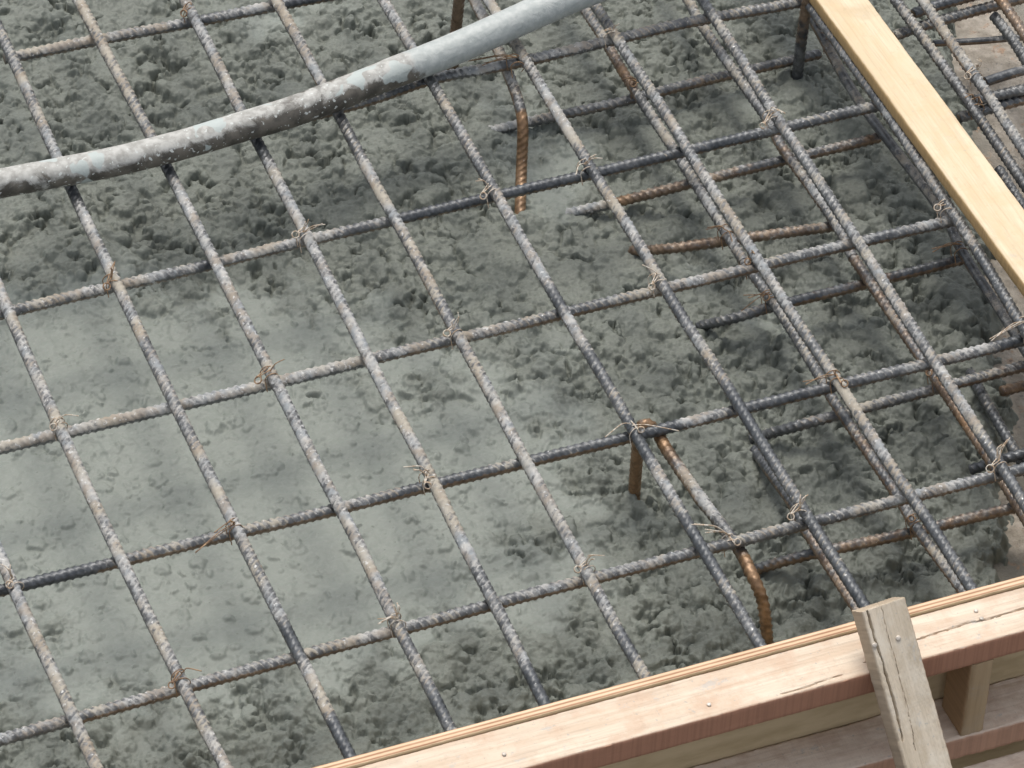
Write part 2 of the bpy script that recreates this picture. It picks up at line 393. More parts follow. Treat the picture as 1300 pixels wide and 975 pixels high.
    ps = np.clip((pool-.22)/.66, 0, 1); ps = ps*ps*(3-2*ps)
    level = low*(.9-.5*pool) + (-.0092 - .0015*rgt + .0118*pool) + .0010*fbm(sh, .03/step, rng, 3)
    k = .0014+.002*pool
    tmax = np.clip(.5+.5*(level-Hn)/k, 0, 1)
    Hs = Hn*(1-tmax)+level*tmax + k*tmax*(1-tmax)
    Hs = np.maximum(Hs, level-.0015+Hc*(.95+.25*rgt))+.0007*fbm(sh, .0045/step, rng, 2)
    fl = fbm(sh, .022/step, rng, 3)
    smooth_ = level + Hp*1.15 + .0005*fl + .00035*fbm(sh, .0045/step, rng, 2) + .0004*np.abs(fbm(sh, .016/step, rng, 2)) + .00012*fbm(sh, .006/step, rng, 2)
    drag = np.clip((Hn-level)/.02, -.2, 1)*.0075            # coarse stuff still telling through the paste
    Hs = Hs*(1-ps) + (smooth_+drag*(1-.6*ps))*ps
    Z = Z_CONC + Hs
    # pinholes and open pits
    wet = np.zeros(sh, np.float32)
    ncr = int(area*70)
    for i in range(ncr):
        cx, cy = rng.random()*nx, rng.random()*ny; pl = pool[int(cy), int(cx)]
        if rng.random() < pl*1.25: continue
        r = (.005+.012*rng.random()**2)/step; a0, a1 = max(0, int(cy-r)), min(ny, int(cy+r)+2); b0, b1 = max(0, int(cx-r)), min(nx, int(cx+r)+2)
        yy = (np.arange(a0, a1)-cy)[:, None]/r; xx = (np.arange(b0, b1)-cx)[None, :]/r
        an = rng.normal(0.25, .5); c, s = math.cos(an), math.sin(an); p = xx*c+yy*s; q = (-xx*s+yy*c)/(.22+.4*rng.random())
        g = np.clip(1-(p*p+q*q), 0, 1)+.35*fl[a0:a1, b0:b1]*(p*p+q*q < 1)
        g = np.clip(g, 0, 1); Z[a0:a1, b0:b1] -= .009*g**.7; wet[a0:a1, b0:b1] = np.maximum(wet[a0:a1, b0:b1], g)
    rise = np.clip((Hn-level)/.006, -1, 1)
    wet = np.clip(.3*wet + .55*rgt, 0, 1)
    # paste heaped round the bars that stand in it
    for (u_, v_, hh) in ((804, 628, .007), (661, 284, .008), (973, 812, .006), (572, 97, .007), (1010, 102, .007), (700, 275, .006), (600, 172, .006), (793, 319, .006), (880, 415, .006)):
        q = at(u_, v_, Z_CONC); dd = np.sqrt((Xg-q.x)**2+(Yg-q.y)**2)/.020
        Z += hh*np.exp(-dd**2)*(.8+.35*fl)
    # spill edge on the right
    bx = boundary_x(Yg) + .012*fbm(sh, .05/step, rng, 3)+.004*fbm(sh, .012/step, rng, 2)
    over = np.clip(Xg-bx, 0, None); Z -= np.minimum(over*1.3, .10)
    # the front edge dips behind the form
    paste = np.clip(np.clip(ps*1.6, 0, 1)*.85+.10*pool + .10*(1-ps)*fbm(sh, .06/step, rng, 3), 0, 1)
    idx = np.arange(nx*ny).reshape(ny, nx)
    Q = np.stack([idx[:-1, :-1], idx[:-1, 1:], idx[1:, 1:], idx[1:, :-1]], -1).reshape(-1, 4)
    V3 = np.stack([Xg, Yg, Z], -1).reshape(-1, 3)
    o = mesh_np('fresh_concrete', V3, Q, M_CONC, attrs={'paste': paste.ravel(), 'pebble': rise.ravel(), 'wet': wet.ravel()})
    tag(o, 'freshly poured wet grey concrete, smooth paste at lower left, crumbly clods elsewhere', 'concrete', kind='structure')
    return X0, step
fresh_concrete()

def old_slab():
    rng = np.random.default_rng(5); step = .004
    xa, xb = X0-.05, X1+1.2; nx = int((xb-xa)/step)+2
    ya, yb = .001, Y1+.8; ny = int((yb-ya)/step)
    xs = xa+np.arange(nx)*step; vs = ya+np.arange(ny)*step; sh = (ny, nx)
    Xg = np.broadcast_to(xs[None, :], sh); Yg = vs[:, None]+(fA.y+(xs-fA.x)*f_dir.y/f_dir.x)[None, :]
    Z = Z_CONC-.016+.003*fbm(sh, .10/step, rng, 4)+.0012*fbm(sh, .012/step, rng, 2)
    inside = np.clip((boundary_x(Yg)-.05-Xg)/.03, 0, 1); Z -= inside*.07
    idx = np.arange(nx*ny).reshape(ny, nx)
    Q = np.stack([idx[:-1, :-1], idx[:-1, 1:], idx[1:, 1:], idx[1:, :-1]], -1).reshape(-1, 4)
    o = mesh_np('old_concrete_base', np.stack([Xg, Yg, Z], -1).reshape(-1, 3), Q, M_OLD)
    tag(o, 'dry tan concrete base beyond the edge of the fresh pour', 'base slab', kind='structure')
old_slab()

# ------------------------------------------------------------------ reinforcing bars
SEG = 16
g_long = 'long bars on top of the mat'; g_cross = 'cross bars carrying the long bars'
def keyed(keys, s):
    k = np.array([[a[0], a[1]] for a in keys], float); return np.interp(s, k[:, 0], k[:, 1])
def rebar(P, coat, axis, label, group, r=RB, ribs=True, name='reinforcing_bar', seed=0):
    allr = 0. if group in (g_long, g_cross) else 1.
    """P: 3D path; coat: [(pixel position along the axis, cement, rust)]; axis 0 = read by u, 1 = read by v"""
    C, s = resample(P, .00145)
    C = C + np.stack([n1(s, .13, seed+21), n1(s, .13, seed+22), .6*n1(s, .13, seed+23)], 1)*.0011
    n = len(C); rg = np.random.default_rng(seed+1)
    th = np.linspace(0, 2*math.pi, SEG, endpoint=False)[None, :]; S = s[:, None]
    rad = np.full((n, SEG), r)
    if ribs:
        pitch = .0088; tw = .0042
        half = np.where(np.sin(th) >= 0, 1., -1.)
        ph = (S + tw*np.cos(th)*1.3 + (half < 0)*pitch*.5 + rg.random()*.01)/pitch
        prof = np.clip((np.abs(((ph) % 1)-.5)*2-.52)/.40, 0, 1)
        prof = prof*prof*(3-2*prof)
        rad = rad + .0013*prof*np.clip(np.abs(np.sin(th))*1.6, 0, 1) + .0007*np.exp(-(np.sin(th)/.28)**2)
    # lumps of stuck mortar on the bar
    u = np.array([0.]*n)
    d = C-np.array(CAM); dz = d@np.array(fwd)
    u = (W_PX/2+F_PX*(d@np.array(RT))/dz) if axis == 0 else (H_PX/2-F_PX*(d@np.array(UP))/dz)
    if axis == 2: u = s
    ks = sorted(coat); ux = [k[0] for k in ks]
    cem = np.interp(u, ux, [k[1] for k in ks]); rus = np.interp(u, ux, [k[2] if len(k) > 2 else .38 for k in ks])
    cem = np.convolve(np.pad(cem, 6, 'edge'), np.ones(13)/13, 'valid'); cem = np.clip(cem+.12*n1(s, .03, seed+7)+.10*n1(s, .07, seed+8), 0, 1)
    top = np.clip(np.sin(th), 0, 1)
    rad = rad + (.0012*np.clip(n1(s, .012, seed+3)+n1(s, .005, seed+5)*.7, 0, 2)*cem)[:, None]*(.3+.7*top)
    rib = np.concatenate([(prof*np.clip(np.abs(np.sin(th))*1.6, 0, 1)).ravel() if ribs else np.full(n*SEG, .5), [0, 0]])
    V, Q, tr = tube_arrays(C, rad, SEG)
    ce = np.concatenate([np.repeat(cem, SEG), [cem[0], cem[-1]]]); ru = np.concatenate([np.repeat(rus, SEG), [.9, .9]])
    c0 = C.mean(0)
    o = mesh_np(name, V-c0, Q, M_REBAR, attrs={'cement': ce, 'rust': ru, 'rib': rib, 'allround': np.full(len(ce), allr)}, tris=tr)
    o.location = c0
    return tag(o, label, 'rebar', group)

def smooth_world(pts, z, ext0, ext1, deg=2, axis=1):
    """lay a nearly straight bar through the sighted points, extended at both ends"""
    W = np.array([list(at(u, v, z)) for u, v in pts]); t = W[:, axis]; q = W[:, 1-axis]
    n = len(t); deg = min(deg, n-1)
    c = np.polyfit(t, q, deg); c1 = np.polyfit(t, q, 1)
    order = 1 if t[-1] > t[0] else -1
    T = np.linspace(t[0], t[-1], 9); Qv = np.polyval(c, T)
    sl0 = np.polyval(np.polyder(c), T[0]); sl1 = np.polyval(np.polyder(c), T[-1])
    P = []
    if ext0: P.append((T[0]-order*ext0, Qv[0]-order*ext0*sl0))
    P += list(zip(T, Qv))
    if ext1: P.append((T[-1]+order*ext1, Qv[-1]+order*ext1*sl1))
    out = []
    for a, b in P: out.append(Vector((b, a, z)) if axis == 1 else Vector((a, b, z)))
    return out

Lp = {'a': [(0, 700), (14, 745), (92, 915), (125, 975)],
'b': [(0, 370), (72, 543), (157, 711), (227, 862), (288, 975)],
'c': [(0, 40), (17, 74), (51, 152), (71, 200), (90, 240), (145, 355), (225, 520), (300, 675), (385, 835), (440, 955)],
'd': [(98, 0), (129, 51), (190, 169), (210, 217), (271, 322), (342, 472), (430, 645), (501, 784), (569, 922)],
'e': [(234, 0), (306, 139), (325, 179), (406, 328), (469, 452), (545, 611), (630, 770), (691, 889)],
'f': [(349, 0), (408, 103), (430, 149), (504, 284), (579, 421), (663, 580), (745, 719), (809, 845)],
'g': [(484, 0), (521, 57), (545, 98), (629, 240), (718, 401), (799, 537), (866, 650), (900, 719), (965, 811)],
'h': [(616, 0), (650, 44), (714, 152), (745, 210), (830, 345), (894, 445), (945, 523), (1016, 645), (1093, 760)],
'i': [(751, 0), (812, 95), (860, 166), (901, 233), (961, 325), (995, 384), (1060, 482), (1124, 584), (1175, 655), (1232, 743)],
'j': [(887, 0), (938, 74), (985, 142), (1049, 244), (1110, 330), (1182, 452), (1266, 591), (1300, 641)],
'k': [(1029, 7), (1077, 74), (1141, 162), (1198, 261), (1249, 328), (1300, 418)]}
Lcoat = {'a': [(690, .75), (900, .6)],
'b': [(360, .8), (560, .75, .1), (600, .95, .2), (720, .75), (860, .75), (900, .6), (975, .75)],
'c': [(0, .4), (70, .55), (110, .8), (200, .65), (240, .1), (255, .15), (265, .85), (330, .75), (420, .7), (560, .6), (660, .8), (700, .5), (740, .6), (790, .6), (806, .15), (835, .2), (850, .75), (905, .7), (918, .1), (975, .05)],
'd': [(0, .8), (165, .65), (215, .2), (226, .25), (240, .85), (640, .8, .3), (780, .8, .3), (815, .35), (838, .75), (870, .6), (890, .2), (925, .15)],
'e': [(0, .8, .4), (30, .5), (60, .8), (130, .8), (180, .05), (196, .1), (212, .8), (440, .75), (640, .85), (710, .85), (722, .45), (780, .6), (845, .5), (862, .15), (890, .1)],
'f': [(0, .8), (90, .85), (104, .6, .8), (145, .3, .35), (185, .5, .4), (215, .85, .35), (300, .7, .3), (385, .6, .6), (430, .6, .4), (560, .75), (640, .75, .4), (700, .6, .3), (790, .65), (805, .2), (830, .2), (845, .6)],
'g': [(0, .7, .4), (100, .5), (180, .6), (240, .35), (262, .7), (320, .8), (350, .95, .2), (392, .2), (402, .85), (425, .7), (450, .25), (500, .4), (540, .05), (580, .05), (598, .75), (650, .65), (670, .35), (710, .15), (780, .35), (812, .2)],
'h': [(0, .7), (120, .7), (150, 1.), (175, .9), (205, .5, .3), (225, .3), (260, .65), (345, .75), (375, .35), (395, .2), (440, .65), (490, .4), (520, .05), (560, .1), (600, .35), (640, .6), (662, .15), (700, .2), (765, .1)],
'i': [(0, .65, .25), (200, .6, .2), (300, .7), (384, .5), (460, .5), (490, .8), (560, .75), (600, .5), (650, .45), (665, .15), (743, .2)],
'j': [(0, .5, .3), (140, .6, .3), (244, .5, .3), (330, .65, .2), (450, .7), (480, .75), (560, .5), (595, .2), (641, .15)],
'k': [(0, .35), (120, .4), (250, .45), (420, .3)]}
nth = ['first', 'second', 'third', 'fourth', 'fifth', 'sixth', 'seventh', 'eighth', 'ninth', 'tenth', 'eleventh']
look = {'a': 'pale cement-coated long bar cutting the lower left corner, leftmost of the mat',
'b': 'cement-crusted long bar, second from the left along the bottom cross bar',
'c': 'long bar third from the left, its lower end bare and dark next to the form',
'd': 'long bar fourth from the left along the bottom cross bar, cement-splashed with dark tip',
'e': 'bluish splashed long bar meeting the form fifth from the left',
'f': 'brownish long bar sixth from the left, rusty spot just above the hose',
'g': 'long bar with a long black stretch above the bent rusty spacer',
'h': 'long bar running from the pale end of the hose down to the grey batten',
'i': 'long bar ending at the plywood just right of the grey batten',
'j': 'long bar left of the pine plank that leaves at the right edge of the photo',
'k': 'dark ribbed long bar running right beside the pine plank'}
for i, k in enumerate(Lp):
    end = Lp[k][-1]
    P = smooth_world(Lp[k], Z_L, .16, 0, 2 if k not in 'aj' else 1)
    # run on to the form face
    a, b_ = P[-2], P[-1]; d = (b_-a).normalized()
    if k in 'abcdefghi' or True:
        t = (b_.y-(form_y(b_.x)+.004))/(-(d.y)+d.x*f_dir.y/f_dir.x)
        if k in 'abc' or k in 'jk': P.append(b_+d*t)
        else: P[-1] = b_+d*(t) if abs(t) < .12 else b_
    if k == 'd': pass
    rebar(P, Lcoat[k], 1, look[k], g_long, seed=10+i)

Cp = {'0': [(17, 74), (127, 48), (345, 10)],
'1': [(430, 138), (548, 101), (653, 81), (768, 54), (870, 30), (1016, 3)],
'2': [(0, 401), (139, 364), (267, 333), (385, 303), (504, 282), (629, 250), (740, 222), (865, 198), (985, 166), (1104, 135)],
'3': [(0, 569), (78, 550), (220, 516), (345, 486), (440, 466), (575, 432), (711, 401), (833, 367), (951, 340), (1073, 315), (1205, 281)],
'4': [(0, 749), (157, 713), (300, 680), (437, 643), (545, 615), (663, 590), (805, 552), (945, 522), (1063, 489), (1185, 459), (1300, 432)],
'5': [(0, 939), (95, 912), (227, 875), (385, 835), (500, 803), (630, 770), (745, 735), (900, 695), (1010, 663), (1165, 631), (1300, 597)]}
Ccoat = {'0': [(17, .8), (200, .7), (240, .25), (300, .6), (340, .5), (360, .15), (400, .2)],
'1': [(0, .3, .3), (430, .5, .5), (540, .3, .6), (590, .6, .2), (600, 1, .1), (615, .8, .4), (650, .5, .6), (740, .7, .3), (860, .5, .5), (1016, .5, .4)],
'2': [(0, .4), (60, .8), (150, .7), (240, .6), (262, .1), (285, .7), (300, .75), (400, .75), (450, .3), (480, .45), (520, .1), (600, .15), (735, .05), (760, .05), (790, .3), (830, .4), (870, .1), (985, .4), (1104, .4)],
'3': [(0, .9, .1), (440, .85, .1), (520, .45, .6), (560, .4, .5), (615, .9, .4), (711, .45, .8), (740, .4, .7), (840, .7, .5), (960, .6, .6), (1205, .5, .4)],
'4': [(0, 0.), (110, .05, .1), (125, .25, .6), (180, .5, .9), (437, .55, .8), (560, .4, .9), (660, .35, .95), (720, .5, .9), (790, .15, .7), (815, .0, .1), (855, .05, .1), (865, .8, .5), (905, .6, .5), (945, .25), (1060, .25), (1080, .35), (1180, .65), (1250, .6), (1275, .05), (1300, .0)],
'5': [(0, .65, .1), (80, .6, .1), (90, .2), (120, .7, .9), (300, .6, .9), (385, .5, .5), (600, .55, .6), (760, .6, .7), (900, .35, .5), (950, .6, .2), (1010, .4), (1100, .35, .4), (1200, .7, .6), (1300, .4, .3)]}
clook = {'0': 'short cross bar at the top left corner, farthest of the cross bars',
'1': 'brown-bottomed cross bar emerging from under the hose towards the top of the plank',
'2': 'cross bar with a smooth blue-black middle, first one wholly below the hose',
'3': 'pale ribbed cross bar through the middle of the photo, second below the hose',
'4': 'cross bar with rusty orange underside touching the bent rusty spacer',
'5': 'cross bar nearest the wooden formwork'}
cext = {'0': (.012, .12), '1': (.75, .10), '2': (.16, .006), '3': (.16, .006), '4': (.16, .28), '5': (.16, .28)}
for i, k in enumerate(Cp):
    P = smooth_world(Cp[k], Z_C, *cext[k], 2 if k not in '0' else 1, axis=0)
    if k == '1':          # left of the sighted part it runs on under the hose
        P = [at(-150, 272, Z_C), at(200, 191, Z_C)] + [at(u, v, Z_C) for u, v in Cp['1']] + [at(1120, -22, Z_C)]
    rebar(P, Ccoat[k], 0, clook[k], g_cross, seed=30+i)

# lower layer ---------------------------------------------------------------
g_lowc, g_lowl = 'lower cross bars under the double mat', 'lower long bars of the double mat'
def conc(z=0): return Z_CONC+z
low_cross = [
 ([(600, 172, conc(-.004)), (667, 156, conc(.012)), (789, 129, Z_LC-.005), (870, 108, Z_LC-.01), (1040, 68, -.088)], [(600, .95, .0), (660, .9, 0), (720, .4), (790, .5, .3), (900, .5, .6), (1040, .3)], 'lower cross bar rising out of the concrete beside the rusty bent bar near the top'),
 ([(705, 274, conc(-.006)), (760, 262, conc(.014)), (870, 234, Z_LC), (995, 203, Z_LC), (1116, 174, Z_LC)], [(700, .95, .0), (768, .9, .1), (785, .3, 1), (870, .4, .8), (1000, .4, .5), (1110, .3, .8)], 'lower cross bar, rusty orange where it leaves the concrete above the photo middle'),
 ([(793, 319, conc(.002)), (860, 314, Z_LC-.003), (960, 300, Z_LC), (1064, 286, Z_LC)], [(795, .2, .9), (900, .35, .9), (1060, .4, .7)], 'short lower cross bar that stops at the doubled long bar'),
 ([(880, 415, conc(.0)), (930, 404, Z_LC-.012), (985, 388, Z_LC), (1097, 361, Z_LC), (1222, 329, Z_LC)], [(880, .35, .1), (985, .3), (1090, .2, .7), (1222, .25, .5)], 'lower cross bar whose left end slides into concrete, with brown wire knot on it'),
 ([(955, 557, conc(.0)), (1030, 536, Z_LC-.006), (1175, 498, Z_LC), (1300, 465, Z_LC), (1400, 440, Z_LC)], [(965, .2, .3), (1070, .5, .3), (1200, .5, .4), (1300, .4, .7)], 'lower cross bar below the blue-topped one, crossing the tan concrete at right'),
 ([(945, 727, conc(.002)), (1029, 703, Z_LC-.006), (1161, 675, Z_LC), (1293, 643, Z_LC), (1390, 620, Z_LC)], [(950, .1, .6), (1100, .35, .8), (1300, .4, .7)], 'lower cross bar nearest the form, ending in a brown wire eye'),
 ([(1233, 597, Z_LC-.03), (1300, 576, Z_LC), (1400, 552, Z_LC)], [(1230, .2, .1), (1300, .2, .1)], 'short dark lower bar beside the wire tie at the right edge'),
 ([(1271, 498, Z_LC+.004), (1300, 490, Z_LC), (1400, 468, Z_LC)], [(1268, .1, 1.), (1282, .2, .9), (1300, .3, .8)], 'stub with bright orange sawn end at the right edge')]
for i, (pts, coat, lab) in enumerate(low_cross):
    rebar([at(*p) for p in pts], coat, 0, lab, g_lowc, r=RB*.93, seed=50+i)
low_long = [
 ([(690, -70, -.05), (735, 0, Z_TW), (768, 51, Z_TW), (802, 108, Z_TW), (856, 190, Z_TW), (924, 298, Z_TW), (945, 332, Z_TW)], [(0, .6, .3), (60, .5, .6), (90, .3, 1.), (112, .4, .9), (130, .6, .2), (300, .5, .3)], 'rust-stained lower bar running just left of the long bar through the top'),
 ([(944, 331, Z_TW-.002), (989, 394, Z_TW), (1043, 482, Z_TW), (1063, 516, Z_TW), (1137, 625, Z_TW), (1165, 672, Z_TW), (1219, 746, Z_TW), (1234, 768, Z_TW)], [(330, .4, .5), (400, .5, .1), (480, .4, .3), (560, .3, .7), (640, .45, .6), (746, .5, .5)], 'brown lower bar under the bar that ends right of the batten'),
 ([(835, -60, Z_TW), (873, 0, Z_TW), (894, 37, Z_TW), (975, 152, Z_TW), (995, 190, Z_TW), (1063, 288, Z_TW), (1084, 327, Z_TW)], [(0, .7, .2), (60, .55, .2), (150, .5, .3), (190, .5, .7), (280, .6, .3)], 'lower bar hugging the upper half of the bar left of the plank'),
 ([(1083, 326, Z_TW-.002), (1165, 449, Z_TW), (1215, 523, Z_TW), (1266, 601, Z_TW), (1293, 645, Z_TW), (1340, 718, Z_TW)], [(320, .4, .8), (450, .4, .7), (540, .3, 1.), (600, .3, .7), (640, .3, .8)], 'rusty lower bar under the right edge long bar'),
 ([(985, -45, Z_TW), (1022, 10, Z_TW), (1094, 132, Z_TW), (1192, 264, Z_TW), (1225, 325, Z_TW), (1297, 435, Z_TW), (1400, 600, Z_TW)], [(0, .35, .1), (45, .4, .6), (130, .45, .1), (264, .45, .2), (330, .3, .4), (440, .4, .1)], 'smooth flat-looking lower bar under the plank-side bar'),
 ([(958, 571, conc(.0)), (1005, 638, -.062), (1022, 672, Z_TW), (1080, 763, Z_TW), (1100, 795, Z_TW)], [(570, .1, .3), (640, .2, .5), (680, .3, .7), (760, .35, .8)], 'greenish brown lower bar slipping under the grey batten'),
 ([(1226, 462, conc(-.006)), (1250, 507, Z_LC-.020), (1300, 592, Z_LC-.016), (1370, 700, Z_LC-.016)], [(380, .1, .1), (500, .15, .1), (600, .3, .1)], 'dark bottom bar lying on the tan concrete at right edge')]
for i, (pts, coat, lab) in enumerate(low_long):
    smoothbar = i == 4
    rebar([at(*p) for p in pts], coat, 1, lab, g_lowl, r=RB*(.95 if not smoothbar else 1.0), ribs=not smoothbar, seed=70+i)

# far mat beyond the plank ----------------------------------------------------
g_far = 'bars of the far mat beyond the plank'
far = [
 ([(1095, -62, Z_C), (1137, 0, Z_C), (1198, 84, Z_C), (1236, 138, Z_C), (1300, 232, Z_C), (1400, 380, Z_C)], [(0, .6, .2), (80, .5, .3), (140, .4, .3), (230, .3, .2)], 1, 'long bar nearest the plank on its far side, brown and pale'),
 ([(1130, -62, Z_L), (1171, 0, Z_L), (1232, 88, Z_L), (1256, 122, Z_L), (1300, 190, Z_L), (1400, 340, Z_L)], [(0, .75, .3), (80, .8, .5), (100, .7, .3), (190, .6, .2)], 1, 'pale blue-grey long bar with a wire eye beyond the plank'),
 ([(1235, -55, Z_L), (1271, 0, Z_L), (1300, 42, Z_L), (1370, 145, Z_L)], [(0, .2, 1.), (40, .35, .8)], 1, 'rusty brown long bar in the top right corner'),
 ([(1250, 104, -.0), (1300, 89, -.0), (1420, 60, 0)], [(1250, .1), (1280, .25), (1300, .6)], 0, 'blue-black cross bar in front of the far mat, at right edge'),
 ([(1236, 127, -.016), (1300, 113, -.016), (1420, 86, -.016)], [(1240, .5, .1), (1300, .45, .1)], 0, 'grey cross bar directly below the blue-black one beyond the plank'),
 ([(1218, 149, -.03), (1300, 126, -.03), (1420, 98, -.03)], [(1218, .3, .1), (1262, .35, .2), (1300, .4, .8)], 0, 'brownish cross bar, lowest of the three bundled beyond the plank'),
 ([(1135, 46, -.03), (1172, 33, -.03), (1260, 9, -.03), (1330, -10, -.03)], [(1130, .3), (1200, .4), (1250, .4, .6)], 0, 'cross bar in the top right corner, lower of the near pair'),
 ([(1160, 18, -.014), (1188, 8, -.014), (1290, -20, -.014)], [(1130, .2), (1200, .2), (1250, .4, .6)], 0, 'dark cross bar at the top edge beyond the plank'),
 ([(1184, 55, -.06), (1240, 52, -.06), (1300, 47, -.06), (1380, 42, -.06)], [(1180, .2, .5), (1300, .35, .4)], 0, 'thin flat-lying bar across the tan patch in the top right corner'),
 ([(1262, 20, -.045), (1284, 48, -.045), (1310, 88, -.045), (1350, 150, -.045)], [(0, .55, .2), (60, .4, .1)], 1, 'stubby pale bar end below the rusty one in the top right corner'),
 ([(1268, 215, -.09), (1310, 280, -.09), (1380, 385, -.09)], [(200, .3, .2), (300, .2, .1)], 1, 'low dark bar lying on the ground right of the plank')]
for i, (pts, coat, ax, lab) in enumerate(far):
    rebar([at(*p) for p in pts], coat, ax, lab, g_far, r=RB*(.7 if i == 8 else 1), ribs=i not in (3, 8), seed=90+i)

# bent and upright bars ---------------------------------------------------------
g_sp = 'bent and upright spacer bars'
b0 = at(804, 628, Z_CONC+.004); 
P = [b0-Vector((0, 0, .03)), b0, b0+Vector((0, 0, .05)), b0+Vector((.001, 0, .100)), at(819, 539, .004), at(833, 549, -.010), at(850, 577, -.0148), at(892, 636, -.0148), at(935, 692, -.0148), at(955, 730, -.018), at(968, 764, -.040), at(973, 810, -.085), at(973, 830, -.125)]
rebar(P, [(0, .0, 1.), (.19, .0, 1), (.21, .3, .9), (.24, .7, .5), (.34, .65, .3), (.37, .3, .7), (.385, 0, 1.), (1, 0, 1.)], 2, 'orange-brown bent spacer, one leg in concrete, other end hooked down by the form', g_sp, seed=121)
P = [at(578, -45, -.0148), at(603, 2, -.0148), at(630, 58, -.0148), at(646, 95, -.0155), at(658, 128, -.021), at(664, 160, -.035), at(663, 215, -.080), at(661, 284, Z_CONC+.002), at(661, 300, Z_CONC-.03)]
rebar(P, [(0, .8, .4), (90, .7, .4), (125, .5, .7), (137, .9, .3), (145, 0, 1.), (290, 0, 1.)], 1, 'bent bar turning down into the concrete with bright rusty leg below the hose', g_sp, seed=122)
for (u, v, h, lab, coat) in ((572, 97, .16, 'rusty upright bar standing behind the pale end of the hose', [(0, .1, .9), (60, .15, .6), (100, .2, .3)]),
                             (1010, 102, .17, 'dark upright bar standing in concrete left of the plank top', [(0, .05, .5), (55, .15, .3), (62, .4, .1), (100, .05, .2)])):
    b0 = at(u, v, Z_CONC+.004)-Vector((0, 0, .03)); rebar([b0, b0+Vector((.004, .002, h*.5)), b0+Vector((.009, .003, h))], coat, 1, lab, g_sp, seed=int(u))

# ------------------------------------------------------------------ hose
def hose():
    px = [(-160, 268), (-60, 246), (0, 233), (75, 219), (150, 204), (230, 184), (300, 163), (370, 142), (440, 116), (500, 92), (560, 69), (620, 43), (680, 16), (740, -10), (830, -44), (920, -70)]
    zz = [.042]*11+[.046, .052, .062, .075, .09]
    C, s = resample([at(u, v, z) for (u, v), z in zip(px, zz)], .003)
    d = C-np.array(CAM); dz = d@np.array(fwd); u = W_PX/2+F_PX*(d@np.array(RT))/dz
    r = np.interp(u, [0, 300, 600, 800], [.0178, .0186, .0200, .0205]); seg = 40
    r = r*(1+.012*n1(s, .05, 3)+.006*n1(s, .012, 4))
    V, Q, tr = tube_arrays(C, r, seg)
    dirt = np.interp(u, [0, 440, 505, 530, 560], [.9, .95, .8, .25, .0]); cem = np.interp(u, [0, 60, 150, 250, 330, 430, 500], [.62, .55, .5, .40, .30, .25, .35])
    th = np.linspace(0, 2*math.pi, seg, endpoint=False)
    T, N, B = frames(C)
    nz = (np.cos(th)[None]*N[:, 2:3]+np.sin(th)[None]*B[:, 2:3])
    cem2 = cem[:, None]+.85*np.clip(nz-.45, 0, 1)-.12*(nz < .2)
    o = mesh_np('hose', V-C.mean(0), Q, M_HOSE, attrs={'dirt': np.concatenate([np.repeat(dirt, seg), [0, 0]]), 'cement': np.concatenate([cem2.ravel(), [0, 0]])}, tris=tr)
    o.location = C.mean(0)
    tag(o, 'grey plastic hose lying across the bars, smeared with cement on its left half', 'hose')
hose()

